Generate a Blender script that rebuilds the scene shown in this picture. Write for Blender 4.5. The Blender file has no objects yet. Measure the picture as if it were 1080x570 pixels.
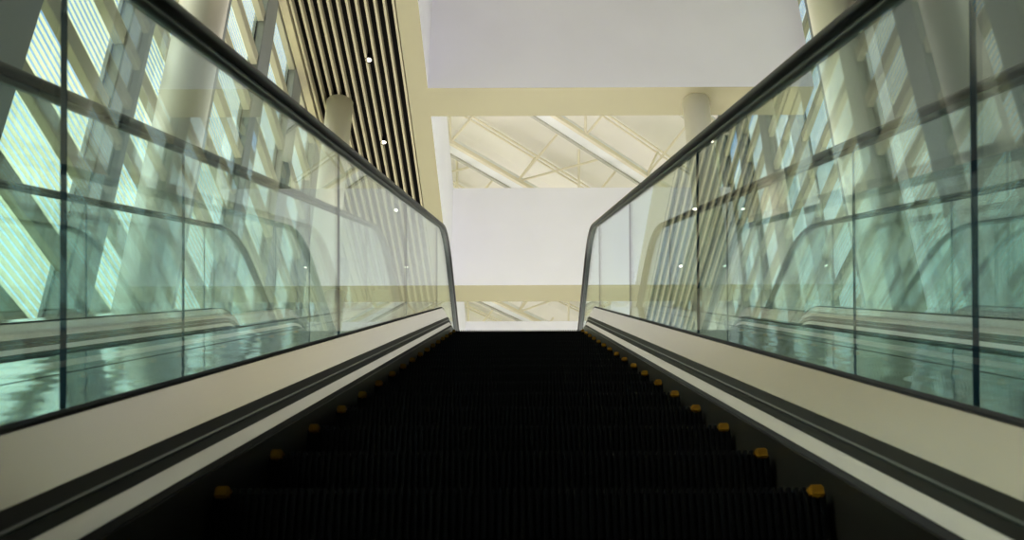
import bpy, bmesh, math, random
from mathutils import Vector, Matrix
random.seed(4)
SC = bpy.context.scene
COL = SC.collection
PI = math.pi
SIN, COS = math.sin(math.radians(30)), math.cos(math.radians(30))

# ------------------------------------------------------------------ materials
def newmat(name):
    m = bpy.data.materials.new(name); m.use_nodes = True
    nt = m.node_tree; nt.nodes.clear()
    return m, nt, nt.nodes, nt.links

def principled(name, col, rough=.5, metal=0., noise=0., nscale=6., bump=0., bscale=20., spec=.5, stretch=None):
    m, nt, N, L = newmat(name)
    out = N.new('ShaderNodeOutputMaterial'); p = N.new('ShaderNodeBsdfPrincipled')
    L.new(p.outputs[0], out.inputs[0])
    p.inputs['Base Color'].default_value = (*col, 1)
    p.inputs['Roughness'].default_value = rough
    p.inputs['Metallic'].default_value = metal
    p.inputs['Specular IOR Level'].default_value = spec
    tc = N.new('ShaderNodeTexCoord'); mp = N.new('ShaderNodeMapping')
    L.new(tc.outputs['Object'], mp.inputs[0])
    if stretch: mp.inputs['Scale'].default_value = stretch
    if noise > 0:
        n = N.new('ShaderNodeTexNoise'); n.inputs['Scale'].default_value = nscale
        n.inputs['Detail'].default_value = 4
        L.new(mp.outputs[0], n.inputs['Vector'])
        r = N.new('ShaderNodeMapRange'); L.new(n.outputs[0], r.inputs[0])
        r.inputs[1].default_value = .3; r.inputs[2].default_value = .7
        r.inputs[3].default_value = 1 - noise; r.inputs[4].default_value = 1 + noise * .4
        mx = N.new('ShaderNodeMix'); mx.data_type = 'RGBA'; mx.blend_type = 'MULTIPLY'
        mx.inputs[0].default_value = 1
        mx.inputs[6].default_value = (*col, 1); L.new(r.outputs[0], mx.inputs[7])
        L.new(mx.outputs[2], p.inputs['Base Color'])
    if bump > 0:
        n2 = N.new('ShaderNodeTexNoise'); n2.inputs['Scale'].default_value = bscale
        n2.inputs['Detail'].default_value = 1.5
        L.new(mp.outputs[0], n2.inputs['Vector'])
        b = N.new('ShaderNodeBump'); b.inputs['Strength'].default_value = bump
        b.inputs['Distance'].default_value = .02
        L.new(n2.outputs[0], b.inputs['Height']); L.new(b.outputs[0], p.inputs['Normal'])
    return m

def glassmat(name, tint, f0=.03):
    """Clear sheet glass: tinted transmission, mirror reflection growing towards grazing view."""
    m, nt, N, L = newmat(name)
    out = N.new('ShaderNodeOutputMaterial'); mix = N.new('ShaderNodeMixShader')
    tr = N.new('ShaderNodeBsdfTransparent'); gl = N.new('ShaderNodeBsdfGlossy')
    tr.inputs[0].default_value = (*tint, 1)
    gl.inputs['Roughness'].default_value = .0
    gl.inputs['Color'].default_value = (.97, 1, .98, 1)
    geo = N.new('ShaderNodeNewGeometry'); dot = N.new('ShaderNodeVectorMath'); dot.operation = 'DOT_PRODUCT'
    L.new(geo.outputs['Incoming'], dot.inputs[0]); L.new(geo.outputs['True Normal'], dot.inputs[1])
    ab = N.new('ShaderNodeMath'); ab.operation = 'ABSOLUTE'; L.new(dot.outputs['Value'], ab.inputs[0])
    om = N.new('ShaderNodeMath'); om.operation = 'SUBTRACT'; om.inputs[0].default_value = 1; L.new(ab.outputs[0], om.inputs[1])
    pw = N.new('ShaderNodeMath'); pw.operation = 'POWER'; L.new(om.outputs[0], pw.inputs[0]); pw.inputs[1].default_value = 5
    ma = N.new('ShaderNodeMath'); ma.operation = 'MULTIPLY_ADD'; L.new(pw.outputs[0], ma.inputs[0])
    ma.inputs[1].default_value = .74; ma.inputs[2].default_value = f0
    L.new(ma.outputs[0], mix.inputs[0]); L.new(tr.outputs[0], mix.inputs[1]); L.new(gl.outputs[0], mix.inputs[2])
    L.new(mix.outputs[0], out.inputs[0])
    return m

def frosted(name, col):
    m, nt, N, L = newmat(name)
    out = N.new('ShaderNodeOutputMaterial'); mix = N.new('ShaderNodeMixShader')
    d = N.new('ShaderNodeBsdfDiffuse'); t = N.new('ShaderNodeBsdfTranslucent')
    d.inputs[0].default_value = (*col, 1); t.inputs[0].default_value = (*col, 1)
    mix.inputs[0].default_value = .6
    L.new(d.outputs[0], mix.inputs[1]); L.new(t.outputs[0], mix.inputs[2]); L.new(mix.outputs[0], out.inputs[0])
    return m

def emis(name, col, s):
    m, nt, N, L = newmat(name)
    out = N.new('ShaderNodeOutputMaterial'); e = N.new('ShaderNodeEmission')
    e.inputs[0].default_value = (*col, 1); e.inputs[1].default_value = s
    L.new(e.outputs[0], out.inputs[0]); return m

M = {}
M['glass'] = glassmat('balustrade_glass', (.89, .958, .962))
M['glass_edge'] = principled('glass_edge', (.03, .075, .13), .25)
M['win_glass'] = glassmat('window_glass', (.95, .985, .95))
M['rubber'] = principled('black_rubber', (.006, .0055, .006), .4, spec=.26, noise=.2, nscale=3)
M['rail_guide'] = principled('rail_guide_metal', (.08, .095, .09), .4, .6)
M['deck'] = principled('satin_steel', (.70, .66, .57), .22, .85, noise=.06, nscale=2.0, bump=.02, bscale=3)
M['outer_deck'] = principled('polished_steel', (.52, .56, .54), .06, .95, bump=.16, bscale=4.5)
M['trim_dark'] = principled('dark_bronze', (.014, .0135, .010), .6, .1, spec=.2)
M['alu'] = principled('aluminium', (.92, .86, .84), .5, 0., noise=.05)
M['strip'] = principled('pale_brushed_strip', (.80, .75, .72), .28, .7, noise=.04)
M['brush'] = principled('black_brush', (.008, .008, .010), .8)
M['skirt'] = principled('skirt_metal', (.030, .028, .022), .4, .5, noise=.2)
M['step'] = principled('black_cast_metal', (.0045, .0045, .0055), .6, 0., spec=.16, noise=.3, nscale=30)
M['yellow'] = principled('yellow_plastic', (.36, .17, .006), .6, spec=.2, noise=.3, nscale=60)
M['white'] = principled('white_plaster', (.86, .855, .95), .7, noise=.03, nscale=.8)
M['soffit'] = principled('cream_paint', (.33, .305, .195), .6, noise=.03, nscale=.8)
M['column'] = principled('column_paint', (.86, .83, .76), .55, noise=.03, nscale=1)
M['slat'] = principled('slat_paint', (.42, .38, .25), .5, noise=.04)
M['black'] = principled('black_void', (.004, .004, .003), .9, spec=.1)
M['pier'] = principled('pier_paint', (.20, .22, .22), .5, noise=.06, nscale=1.5)
M['transom'] = principled('transom_paint', (.34, .33, .24), .5, noise=.05, nscale=1.5)
M['louver'] = frosted('louver_frosted', (.95, .93, .76))
M['roof'] = principled('roof_panel', (.88, .84, .79), .7, noise=.04, nscale=.5)
M['roof_steel'] = principled('roof_steel', (.82, .75, .60), .5, noise=.03)
M['roof_grey'] = principled('roof_steel_edge', (.52, .50, .44), .5, noise=.03)
M['roof_white'] = principled('roof_steel_face', (.86, .86, .86), .5, noise=.03)
M['side_wall'] = principled('side_wall_paint', (.08, .085, .075), .7, noise=.05, nscale=.6)
M['floor'] = principled('stone_floor', (.24, .23, .21), .3, noise=.1, nscale=3)
M['chrome'] = principled('chrome', (.75, .75, .73), .12, 1.)
M['lamp'] = emis('lamp_lens', (1, .93, .75), 6)

# ------------------------------------------------------------------ mesh helpers
def box(bm, x0, x1, y0, y1, z0, z1, mi=0):
    vs = [bm.verts.new((x, y, z)) for x in (x0, x1) for y in (y0, y1) for z in (z0, z1)]
    q = [(0, 1, 3, 2), (4, 6, 7, 5), (0, 4, 5, 1), (2, 3, 7, 6), (0, 2, 6, 4), (1, 5, 7, 3)]
    out = []
    for f in q:
        fc = bm.faces.new([vs[i] for i in f]); fc.material_index = mi; out.append(fc)
    return out

def link(name, bm, mats, parent=None, smooth=False):
    bmesh.ops.recalc_face_normals(bm, faces=bm.faces)
    me = bpy.data.meshes.new(name); bm.to_mesh(me); bm.free()
    for m in (mats if isinstance(mats, (list, tuple)) else [mats]): me.materials.append(m)
    if smooth:
        for p in me.polygons: p.use_smooth = True
    o = bpy.data.objects.new(name, me); COL.objects.link(o)
    if parent: o.parent = parent
    return o

def tag(o, label, cat=None, group=None, kind=None):
    o['label'] = label
    if cat: o['category'] = cat
    if group: o['group'] = group
    if kind: o['kind'] = kind
    return o

def empty(name, loc=(0, 0, 0)):
    o = bpy.data.objects.new(name, None); COL.objects.link(o); o.location = loc
    o.empty_display_size = .3
    return o

def tube(bm, a, b, r, n=10, mi=0):
    a, b = Vector(a), Vector(b); d = (b - a).normalized()
    u = d.orthogonal().normalized(); v = d.cross(u)
    rings = []
    for p in (a, b):
        rings.append([bm.verts.new(p + r * (math.cos(2*PI*i/n) * u + math.sin(2*PI*i/n) * v)) for i in range(n)])
    for i in range(n):
        bm.faces.new((rings[0][i], rings[0][(i+1) % n], rings[1][(i+1) % n], rings[1][i])).material_index = mi
    for r_ in rings: bm.faces.new(r_).material_index = mi

def lathe(bm, prof, n=40, cx=0, cy=0, mi=0):
    rings = []
    for r, z in prof:
        rings.append([bm.verts.new((cx + r*math.cos(2*PI*i/n), cy + r*math.sin(2*PI*i/n), z)) for i in range(n)])
    for a, b in zip(rings, rings[1:]):
        for i in range(n):
            bm.faces.new((a[i], a[(i+1) % n], b[(i+1) % n], b[i])).material_index = mi
    bm.faces.new(rings[0]).material_index = mi; bm.faces.new(rings[-1]).material_index = mi

def copy_tree(o, parent=None):
    c = o.copy(); COL.objects.link(c)
    if parent: c.parent = parent
    for ch in list(o.children): copy_tree(ch, c)
    return c

# ------------------------------------------------------------------ escalator path (side profile of the step nosings)
H0 = .334                       # camera height above the nosing line, measured square to it
ZF, ZU = -1.6, 8.5*SIN - H0*COS  # lower and upper floor levels relative to the camera
RU, RL = 1.2, 1.5
T15 = math.tan(math.radians(15))
def on_inc(s): return Vector((s*COS + H0*SIN, s*SIN - H0*COS))
S2 = 8.5 - RU*T15; A2 = S2 + RU*PI/6
yl = (ZF + H0/COS) / math.tan(PI/6)
S1i = (yl - H0*SIN) / COS
S1 = S1i + RL*T15; A1 = S1 - RL*PI/6
T_END = A2 + 1.9
T_BEG = A1 - 1.2
def path(t):
    """-> (y, z, slope angle) of the nosing line at arc length t"""
    if S1 <= t <= S2:
        p = on_inc(t); return p.x, p.y, PI/6
    if t > S2:
        p = on_inc(S2); c = p + RU*Vector((SIN, -COS))
        a = PI/6 - min(t - S2, RU*PI/6)/RU
        q = c + RU*Vector((-math.sin(a), math.cos(a)))
        return q.x + max(0, t - A2), q.y, a
    p = on_inc(S1); c = p + RL*Vector((-SIN, COS))
    a = PI/6 - min(S1 - t, RL*PI/6)/RL
    q = c + RL*Vector((math.sin(a), -math.cos(a)))
    return q.x - max(0, A1 - t), q.y, a
def off(t, h):
    y, z, a = path(t); return y - h*math.sin(a), z + h*math.cos(a)
def samples(t0, t1):
    ts = {t0, t1}
    for (a, b, n) in ((S2, A2, 14), (A1, S1, 10), (S1, S2, 10)):
        for i in range(n+1):
            t = a + (b-a)*i/n
            if t0 < t < t1: ts.add(t)
    ts = sorted(ts); out = [ts[0]]
    for t in ts[1:]:
        if t - out[-1] > 1e-4: out.append(t)
    return out
def sweep(bm, sec, t0, t1, mi=0, cap_mi=None):
    rows = []
    for t in samples(t0, t1):
        rows.append([bm.verts.new((x, *off(t, h))) for x, h in sec])
    n = len(sec)
    for a, b in zip(rows, rows[1:]):
        for i in range(n):
            bm.faces.new((a[i], a[(i+1) % n], b[(i+1) % n], b[i])).material_index = mi
    for r in (rows[0], rows[-1]):
        bm.faces.new(r).material_index = mi if cap_mi is None else cap_mi
def mir(sec, s): return [(x*s, h) for x, h in sec]

RAILH = .806
SEAMS = [1.40 + 2.15*k for k in range(-3, 5)]
def build_escalator():
    root = empty('escalator')
    # steps -------------------------------------------------------------
    bm = bmesh.new()
    TD, RH, W = .385, .20, .503
    box(bm, -W, W, .004, TD, -.05, -.008)
    # curved riser shell
    prof = [(.0, -.008), (.004, -.05), (.012, -.10), (.025, -.15), (.042, -RH-.02)]
    lo = [(y+.02, z) for y, z in prof]
    for (a, b, c, d) in zip(prof, prof[1:], lo, lo[1:]):
        vs = []
        for x in (-W, W):
            for (y, z) in (a, b, d, c): vs.append(bm.verts.new((x, y, z)))
        for f in ((0, 1, 2, 3), (7, 6, 5, 4), (0, 4, 5, 1), (2, 6, 7, 3), (1, 5, 6, 2), (0, 3, 7, 4)):
            bm.faces.new([vs[i] for i in f])
    nr = 80
    for i in range(nr):
        x = -W + .010 + (2*W-.02)*i/(nr-1)
        box(bm, x-.0032, x+.0032, -.004, TD, -.009, 0)
        for (a, b) in zip(prof, prof[1:]):
            ya, za = a; yb, zb = b
            v = []
            for xx in (x-.0032, x+.0032):
                for (y, z) in ((ya-.007, za), (yb-.007, zb), (yb+.003, zb), (ya+.003, za)): v.append(bm.verts.new((xx, y, z)))
            for f in ((0, 1, 2, 3), (7, 6, 5, 4), (0, 4, 5, 1), (1, 5, 6, 2), (0, 3, 7, 4)):
                bm.faces.new([v[k] for k in f])
    step0 = link('step', bm, M['step'], root)
    for s in (-1, 1):
        b2 = bmesh.new()
        cx = s*.487
        box(b2, cx-.012, cx+.012, -.0125, .045, -.018, .0025)
        bmesh.ops.bevel(b2, geom=b2.edges[:], offset=.003, segments=2, affect='EDGES')
        mk = link('edge_marker', b2, M['yellow'], step0); mk['label'] = 'yellow edge marker block'
    first = True
    k0 = -13
    for k in range(k0, 18):
        t = 1.7585 + .393*k
        if t > A2 - .05: break
        y, z, a = path(t)
        o = step0 if first else copy_tree(step0, root)
        first = False
        o.location = (0, y, z)
    # landing plates ----------------------------------------------------
    for (ta, tb) in ((A2-.05, T_END+.25), (T_BEG-.25, A1+.1)):
        bm = bmesh.new()
        ya, yb = path(ta)[0], path(tb)[0]; zz = path(tb)[1] if ta > 0 else path(ta)[1]
        box(bm, -.50, .50, ya, yb, zz-.05, zz)
        for i in range(50):
            x = -.48 + .96*i/49
            box(bm, x-.004, x+.004, ya-.0 if ta > 0 else ya, yb, zz-.002, zz+.004)
        o = link('landing_plate', bm, M['step'], root)
    for s in (-1, 1):
        # glass panes
        ts = [T_BEG] + SEAMS + [T_END]
        ts = [t for t in ts if T_BEG <= t <= T_END]
        for a, b in zip(ts, ts[1:]):
            bm = bmesh.new()
            sweep(bm, mir([(.596, .150), (.604, .150), (.604, .792), (.596, .792)], s), a+.0012, b-.0012, 0, 1)
            link('glass_pane', bm, [M['glass'], M['glass_edge']], root)
        # rounded glass ends
        for te, d in ((T_END, 1), (T_BEG, -1)):
            y0, z0, _ = path(te)
            bm = bmesh.new(); cz = z0 + .805 - .36
            ring = []
            for x in (.596*s, .604*s):
                pts = [(y0 + d*.003, z0+.15)] + [(y0 + d*(.003+.345*math.cos(q)), cz + .345*math.sin(q)) for q in [(-PI/2 + .4) + (PI-.4)*i/20 for i in range(21)]]
                ring.append([bm.verts.new((x, *p)) for p in pts])
            n = len(ring[0])
            for i in range(n):
                bm.faces.new((ring[0][i], ring[0][(i+1) % n], ring[1][(i+1) % n], ring[1][i])).material_index = 1
            bm.faces.new(ring[0]); bm.faces.new(ring[1])
            link('glass_pane', bm, [M['glass'], M['glass_edge']], root)
        # dark joint seals between panes
        for t in SEAMS:
            bm = bmesh.new()
            sweep(bm, mir([(.5985, .16), (.6015, .16), (.6015, .79), (.5985, .79)], s), t-.0011, t+.0011)
            link('joint_seal', bm, M['glass_edge'], root)
        # handrail loop
        pts = []
        for t in samples(T_BEG, T_END):
            y, z = off(t, RAILH); pts.append((y, z, path(t)[2]))
        R = .36
        y, z, a = pts[-1]
        end = [(y + R*math.sin(q), z - R + R*math.cos(q), -q) for q in [PI*i/18 for i in range(1, 19)]]
        y, z, a = pts[0]
        beg = [(y - R*math.sin(q), z - R + R*math.cos(q), q) for q in [PI*i/18 for i in range(18, 0, -1)]]
        line = beg + pts + end
        def rail(sec, mat, nm):
            bm = bmesh.new(); rows = []
            for (y, z, a) in line:
                rows.append([bm.verts.new((s*.6 + u, y - v*math.sin(a), z + v*math.cos(a))) for u, v in sec])
            n = len(sec)
            for p, q in zip(rows, rows[1:]):
                for i in range(n): bm.faces.new((p[i], p[(i+1) % n], q[(i+1) % n], q[i]))
            bm.faces.new(rows[0]); bm.faces.new(rows[-1])
            return link(nm, bm, mat, root, True)
        w, th = .031, .014
        sec = [(w*math.copysign(abs(math.cos(q))**.75, math.cos(q)), th*math.copysign(abs(math.sin(q))**.8, math.sin(q))) for q in [2*PI*i/24 for i in range(24)]]
        rail(sec, M['rubber'], 'handrail')
        rail([(-.012, -.024), (.012, -.024), (.016, -.010), (-.016, -.010)], M['rail_guide'], 'rail_guide')
        T0, T1 = T_BEG-.30, T_END+.30
        def strip(nm, sec, mat, lab=None):
            bm = bmesh.new(); sweep(bm, mir(sec, s), T0, T1)
            o = link(nm, bm, mat, root)
            if lab: o['label'] = lab
            return o
        strip('glass_gasket', [(.5935, .150), (.5870, .158), (.5870, .172), (.5935, .176)], M['brush'])
        strip('inner_deck', [(.588, .168), (.546, .099), (.560, .080), (.593, .12)], M['deck'], 'satin steel inner deck')
        strip('dark_molding', [(.5475, .097), (.540, .080), (.550, .075), (.56, .09)], M['trim_dark'])
        strip('molding_bead', [(.541, .0805), (.5375, .077), (.5385, .0735), (.55, .074)], M['rail_guide'])
        strip('dark_molding', [(.5415, .0755), (.534, .058), (.545, .055), (.552, .074)], M['trim_dark'])
        strip('skirt_molding', [(.5375, .060), (.522, .036), (.530, .028), (.546, .054)], M['strip'], 'pale aluminium strip')
        strip('skirt_brush', [(.5275, .040), (.5165, .026), (.5165, .016), (.535, .020)], M['brush'])
        strip('skirt_panel', [(.513, .024), (.513, -.30), (.525, -.30), (.525, .024)], M['skirt'])
        strip('outer_deck', [(.607, .172), (.855, .172), (.855, .150), (.607, .150)], M['outer_deck'])
        strip('side_cladding', [(.835, .150), (.835, -.62), (.85, -.62), (.85, .150)], M['alu'])
    bm = bmesh.new(); sweep(bm, [(-.85, -.62), (.85, -.62), (.85, -.64), (-.85, -.64)], S1-.2, T_END)
    link('underside_panel', bm, M['white'], root)
    return root

esc = build_escalator()
tag(esc, 'central escalator rising straight ahead with black steps and yellow markers between glass balustrades', 'escalator', 'parallel escalators')
e2 = copy_tree(esc); e2.location.x = -1.72
tag(e2, 'escalator seen through the glass balustrade on the windowed side under the slatted ceiling', 'escalator', 'parallel escalators')
e3 = copy_tree(esc); e3.location.x = 1.72
tag(e3, 'escalator seen through the glass balustrade on the side away from the slatted ceiling', 'escalator', 'parallel escalators')

# ------------------------------------------------------------------ building
HC = 13.0; HT = 15.9
XL, XR = -4.0, 5.6
Y0, Y1 = -9.0, 45.0
def struct(name, bm, mats, label, cat, smooth=False):
    return tag(link(name, bm, mats, None, smooth), label, cat, None, 'structure')

bm = bmesh.new(); box(bm, XL-.6, XR+.6, Y0, Y1, ZF-.25, ZF-.02)
struct('floor', bm, M['floor'], 'pale stone floor of the lower hall', 'floor')
bm = bmesh.new(); box(bm, XL+.01, XR-.01, path(T_END)[0]+.36, Y1, ZU-.35, ZU)
struct('floor_upper', bm, M['floor'], 'upper floor at the head of the escalators', 'floor')

# beams of the coffered ceiling: white sides, cream soffit
PITCH = 7.3
for k in range(-3, 5):
    ya = 15.17 + PITCH*k
    bm = bmesh.new()
    fs = box(bm, -1.66, XR-.12, ya, ya+.82, HC, HT)
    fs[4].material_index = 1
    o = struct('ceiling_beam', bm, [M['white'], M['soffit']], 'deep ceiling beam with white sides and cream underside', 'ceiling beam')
    o['group'] = 'ceiling beams'
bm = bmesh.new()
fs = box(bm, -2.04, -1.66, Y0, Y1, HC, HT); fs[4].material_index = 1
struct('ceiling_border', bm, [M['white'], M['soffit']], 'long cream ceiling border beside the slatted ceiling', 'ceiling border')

# slatted ceiling
root = empty('ceiling_slatted', (-2.93, 15, HC)); tag(root, 'dark slatted ceiling strip with cream battens beside the windows', 'slatted ceiling', None, 'structure')
def local(bm, root):
    bmesh.ops.translate(bm, verts=bm.verts, vec=-Vector(root.location))
bm = bmesh.new(); box(bm, XL+.02, -2.045, Y0, Y1, HC+.20, HC+.26); local(bm, root)
link('backing', bm, M['black'], root)
bm = bmesh.new()
ns = 12
for i in range(ns):
    x = -3.80 + i*(1.72/(ns-1))
    box(bm, x-.020, x+.020, Y0, Y1, HC, HC+.17)
local(bm, root); link('battens', bm, M['slat'], root)
bm = bmesh.new(); box(bm, XL+.01, -3.86, Y0, Y1, HC-.02, HC+.14); local(bm, root)
link('edge_trim', bm, M['slat'], root)

# downlights in the slatted ceiling
def downlight(y, label):
    r = empty('downlight', (-2.665, y, HC+.03)); tag(r, label, 'downlight', 'downlights in the slatted ceiling')
    bm = bmesh.new(); lathe(bm, [(.055, .0), (.062, -.035), (.075, -.036), (.075, -.03), (.070, .0)], 24)
    link('trim_ring', bm, M['black'], r, True)
    bm = bmesh.new(); lathe(bm, [(.052, -.024), (.052, -.016)], 24)
    link('lens', bm, M['lamp'], r)
    bm = bmesh.new(); lathe(bm, [(.050, -.012), (.050, .10)], 20)
    link('housing', bm, M['black'], r)
    l = bpy.data.lights.new('downlight_beam', 'SPOT'); l.energy = 220; l.color = (1, .85, .6)
    l.spot_size = 1.2; l.spot_blend = .6; l.shadow_soft_size = .06
    lo = bpy.data.objects.new('downlight_beam', l); COL.objects.link(lo); lo.location = (-2.665, y, HC-.05)
for y, lab in ((9.6, 'downlight in the slatted ceiling fourth from the deep beam, above the window piers'),
               (12.0, 'downlight in the slatted ceiling just before the topmost lit one in view'),
               (14.4, 'bright round downlight highest in the slatted ceiling'),
               (16.8, 'bright round downlight in the slats between the round column and the handrail'),
               (19.2, 'downlight in the slats seen through the balustrade glass'),
               (21.6, 'farthest downlight in the slatted ceiling over the upper floor')):
    downlight(y, lab)

# round columns
bm = bmesh.new()
lathe(bm, [(.25, ZF-.02), (.25, 5), (.25, HC)], 48)
cme = None
for sx, tx in ((-3.35, 'slatted ceiling side'), (3.35, 'side away from the slatted ceiling')):
    for k in range(-1, 2):
        y = 15.58 + PITCH*(k-0)
        if cme is None:
            o = link('round_column', bm, M['column'], None, True); cme = o
        else:
            o = cme.copy(); COL.objects.link(o)
        o.location = (sx, y, 0)
        w_ = sx < 0
        lab = {(-1, 1): 'large near round column beside the windows, rising behind the handrail',
               (-1, 0): 'large near round column with its cream shaft against the white ceiling recess',
               (0, 1): 'slim round column rising into the dark slatted ceiling',
               (0, 0): 'slim round white column meeting the cream underside of a deep ceiling beam',
               (1, 1): 'far pale round column seen low through the glass below the slatted ceiling',
               (1, 0): 'far pale round column seen low through the glass opposite the slatted ceiling'}[(k, int(w_))]
        tag(o, lab, 'column', 'round columns', 'thing')

# facades: piers, window bays with transoms, panes and outside louvers
def facade(xf, sgn, wn, side, left):
    # xf = inner face, sgn = outward direction
    X = lambda a, b: (min(xf+sgn*a, xf+sgn*b), max(xf+sgn*a, xf+sgn*b))
    PP = 2.16
    pier0 = bay0 = None
    ks = range(-7, 18) if left else range(3, 18)
    for k in ks:
        y = 5.96 + PP*k
        if pier0 is None:
            bm = bmesh.new(); box(bm, *[v-xf for v in X(0, .19)], 0, .57, ZF-.02, 19)
            bmesh.ops.bevel(bm, geom=bm.edges[:], offset=.012, segments=1, affect='EDGES')
            pier0 = o = link('facade_pier', bm, M['pier'])
        else:
            o = pier0.copy(); COL.objects.link(o)
        o.location = (xf, y, 0)
        tag(o, 'grey vertical pier between the windows %s' % side, 'pier', 'piers ' + side, 'structure')
        if bay0 is None:
            bay0 = r = empty('window_%d' % wn, (xf, y+.57, 0))
            L = PP-.57
            for j in range(-8, 16):
                zt = 5.05 + .9*j
                if zt < ZF+.3 or zt > 19: continue
                bm = bmesh.new(); box(bm, *[v-xf for v in X(.02, .12)], 0.002, L-.002, zt-.20, zt)
                bmesh.ops.bevel(bm, geom=bm.edges[:], offset=.008, segments=1, affect='EDGES')
                link('transom', bm, M['transom'], r)
                bm = bmesh.new(); box(bm, *[v-xf for v in X(.122, .134)], 0.002, .02, zt, zt+.70)
                box(bm, *[v-xf for v in X(.122, .134)], L-.02, L-.002, zt, zt+.70)
                link('sash_frame', bm, M['trim_dark'], r)
            bm = bmesh.new(); box(bm, *[v-xf for v in X(.136, .146)], 0.002, L-.002, ZF, 19)
            link('pane', bm, M['win_glass'], r)
        else:
            r = copy_tree(bay0); r.location = (xf, y+.57, 0); r.name = 'window_%d' % wn
        wn += 1
        tag(r, 'tall window bay with cream transoms %s' % side, 'window', 'window bays ' + side, 'structure')
    bm = bmesh.new()
    z = ZF
    while z < 19:
        a, b = X(1.00, 1.05)
        # tilted frosted blades
        v = []
        for y in (Y0, Y1):
            for dx, dz in ((0, 0), (.019, .088), (.023, .088), (.004, 0)):
                v.append(bm.verts.new((xf+sgn*(1.0+dx), y, z+dz)))
        for f in ((0, 1, 2, 3), (7, 6, 5, 4), (0, 4, 5, 1), (1, 5, 6, 2), (2, 6, 7, 3), (3, 7, 4, 0)):
            bm.faces.new([v[i] for i in f])
        z += .102
    o = link('louver_screen', bm, M['louver'])
    tag(o, 'frosted louver blades outside the windows %s' % side, 'louver screen', None, 'structure')
    return wn
n = facade(XL, -1, 1, 'beside the slatted ceiling', True)
facade(XR, 1, n, 'on the side away from the slatted ceiling', False)
bm = bmesh.new(); box(bm, XR, XR+.4, Y0, 5.96+2.16*3-.01, ZF-.02, 19)
struct('wall_right', bm, M['side_wall'], 'plain grey beige wall on the side away from the windows', 'wall')

# ------------------------------------------------------------------ roof
bm = bmesh.new()
# folded plates along the (1,1) diagonal: ridge and valley lines at c = x - y
cs = [-24.2 + 1.875*i for i in range(-16, 20)]
def rp(c, y, z): return (c + y, y, z)
Z1, Z2 = 18.75, 19.25
prev = None
XA, XB = XL-.6, XR+.6
for i, c in enumerate(cs):
    z = Z1 if (i % 2 == 0) else Z2
    # line x = c + y, clipped to x in [XA, XB]
    a = bm.verts.new((XA, XA - c, z)); b = bm.verts.new((XB, XB - c, z))
    a2 = bm.verts.new((XA, XA - c, z+.05)); b2 = bm.verts.new((XB, XB - c, z+.05))
    if prev:
        bm.faces.new((prev[0], a, b, prev[1])); bm.faces.new((prev[2], prev[3], b2, a2))
    prev = (a, b, a2, b2)
struct('ceiling_roof', bm, M['roof'], 'white folded roof panels above the ceiling openings', 'roof')

D45 = Vector((1, 1, 0)).normalized(); P45 = Vector((1, -1, 0)).normalized()
def truss(c, label, kind):
    # box beam: bright upper-right edge flange, white underside, grey edge flange
    r = empty('roof_truss', (0, -c, 17))
    xa, xb = XL+.1, XR-.2
    a = Vector((xa, xa - c, 17)) - Vector(r.location); b = Vector((xb, xb - c, 17)) - Vector(r.location)
    def beam(nm, p0, p1, z0, z1, mat):
        bm = bmesh.new(); v = []
        for q in (a, b):
            for (p, z) in ((p0, z0), (p1, z0), (p1, z1), (p0, z1)):
                w = q + P45*p; v.append(bm.verts.new((w.x, w.y, z)))
        for f in ((0, 1, 2, 3), (7, 6, 5, 4), (0, 4, 5, 1), (1, 5, 6, 2), (2, 6, 7, 3), (3, 7, 4, 0)):
            bm.faces.new([v[i] for i in f])
        return link(nm, bm, mat, r)
    beam('web_plate', -.36, -.03, .06, .30, M['roof_white'])
    beam('chord', -.04, .05, 0, .12, M['roof_steel'])
    beam('chord', -.41, -.34, 0, .12, M['roof_grey'])
    # upper purlin (pair of thin bars) with struts
    cc = -.4
    for o_ in (0, .13):
        bm = bmesh.new()
        tube(bm, a + Vector((0, -cc - 0, 1.5)) + P45*o_, b + Vector((0, -cc, 1.5)) + P45*o_, .03, 8)
        link('purlin', bm, M['roof_steel'], r)
    x = -3.5; i = 0
    while x < XR - .6:
        p = Vector((x, x, .06))
        ends = [(x+.0, x-1.24, 1.55), (x+1.3, x-.5, 1.6)] if i % 2 else [(x+.5, x+.85, 1.5), (x+2.5, x+1.0, 1.6), (x+1.3, x-.5, 1.6)]
        for e in ends:
            if XL+.1 < e[0] < XR-.1:
                bm = bmesh.new(); tube(bm, p, e, .035, 8)
                link('strut', bm, M['roof_steel'], r)
        x += 1.75; i += 1
    tag(r, label, 'roof truss', 'roof trusses', kind)
named = {0: 'diagonal roof truss in the upper ceiling opening, the one nearer the slatted ceiling',
         1: 'diagonal roof truss in the upper ceiling opening, running down towards the slim white column',
         -2: 'diagonal roof truss in the low far ceiling opening just above the top step'}
for k in range(-6, 12):
    truss(-23.8 + 3.75*k, named.get(k, 'diagonal roof truss mostly hidden above the ceiling beams'), 'thing' if k in named else 'structure')

# unseen wall added behind the escalators' foot to cut light from behind
bm = bmesh.new(); box(bm, XL-.4, XR+.4, Y0-.3, Y0, ZF-.02, 19.3)
struct('wall_back_blocker', bm, M['side_wall'], 'unseen wall added behind the foot of the escalators to cut light from behind', 'wall')
# far end wall
bm = bmesh.new(); box(bm, XL-.4, XR+.4, Y1, Y1+.3, ZF, 19.3)
struct('wall_far', bm, M['white'], 'plain white end wall of the hall', 'wall')

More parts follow.
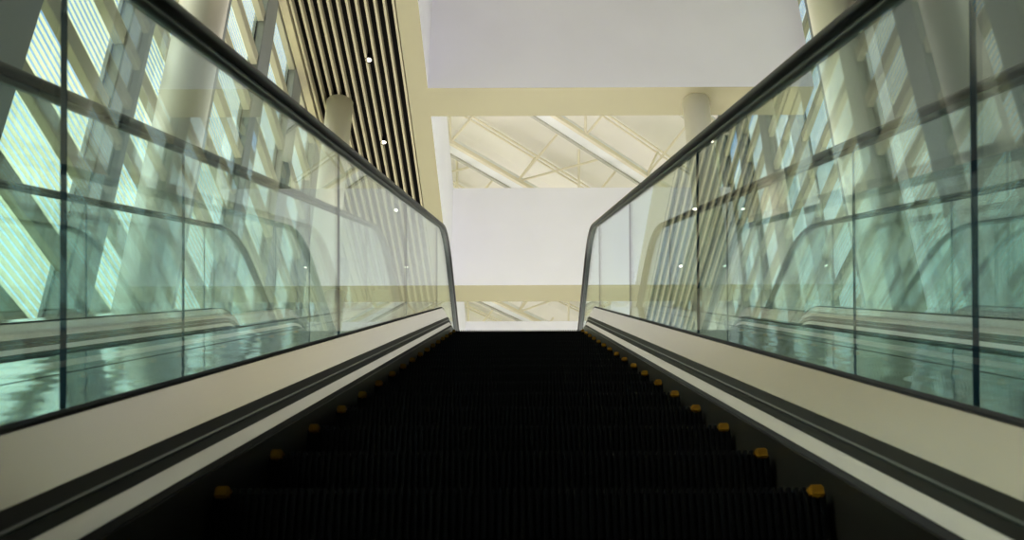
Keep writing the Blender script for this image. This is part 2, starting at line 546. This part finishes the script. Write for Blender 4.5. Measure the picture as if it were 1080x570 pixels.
# ------------------------------------------------------------------ light
w = bpy.data.worlds.new('sky'); SC.world = w; w.use_nodes = True
nt = w.node_tree; N = nt.nodes; L = nt.links; N.clear()
out = N.new('ShaderNodeOutputWorld'); bg = N.new('ShaderNodeBackground'); L.new(bg.outputs[0], out.inputs[0])
tc = N.new('ShaderNodeTexCoord'); sx = N.new('ShaderNodeSeparateXYZ'); L.new(tc.outputs['Generated'], sx.inputs[0])
cr = N.new('ShaderNodeValToRGB'); L.new(sx.outputs['Z'], cr.inputs[0])
e = cr.color_ramp.elements
e[0].position = 0; e[0].color = (.95, .95, .92, 1)
e[1].position = .9; e[1].color = (.14, .28, .62, 1)
x = cr.color_ramp.elements.new(.53); x.color = (.50, .64, .82, 1)
x = cr.color_ramp.elements.new(.64); x.color = (.13, .245, .50, 1)
L.new(cr.outputs[0], bg.inputs[0]); bg.inputs[1].default_value = 2.2

sun = bpy.data.lights.new('sun', 'SUN'); sun.energy = 7.5; sun.angle = .5; sun.color = (1, .95, .85)
so = bpy.data.objects.new('sun', sun); COL.objects.link(so)
so.rotation_euler = Vector((1, .3, -1.1)).to_track_quat('-Z', 'Y').to_euler()

def area(name, loc, target, sx_, sy_, power, col):
    l = bpy.data.lights.new(name, 'AREA'); l.shape = 'RECTANGLE'; l.size = sx_; l.size_y = sy_; l.energy = power; l.color = col
    o = bpy.data.objects.new(name, l); COL.objects.link(o); o.location = loc
    o.rotation_euler = (Vector(target) - Vector(loc)).to_track_quat('-Z', 'Y').to_euler()
    return o
# added fill lights without fixtures, unseen above the upper floor, brightening ceiling and roof
for y in (12.2, 19, 26, 33):
    area('unseen_fill', (1.0, y, ZU+.4), (1.0, y, 20), 6, 3, 540 if y < 13 else 370, (1, .95, .91))

# ------------------------------------------------------------------ camera
cam = bpy.data.cameras.new('camera'); co = bpy.data.objects.new('camera', cam); COL.objects.link(co)
cam.sensor_width = 36; cam.lens = 1122/1080*36
cam.clip_start = .02; cam.clip_end = 300
co.location = (0, 0, 0)
co.rotation_euler = (math.radians(90+30.87), 0, .0067)
cam.dof.use_dof = True; cam.dof.focus_distance = 8.0; cam.dof.aperture_fstop = 9
SC.camera = co
SC.view_settings.view_transform = 'Standard'; SC.view_settings.look = 'None'
SC.view_settings.exposure = .2; SC.view_settings.gamma = 1
SC.view_settings.use_curve_mapping = False
SC.cycles.max_bounces = 14; SC.cycles.diffuse_bounces = 6; SC.cycles.glossy_bounces = 8
SC.cycles.transparent_max_bounces = 40; SC.cycles.transmission_bounces = 8
SC.cycles.sample_clamp_indirect = 6
SC.cycles.use_denoising = True
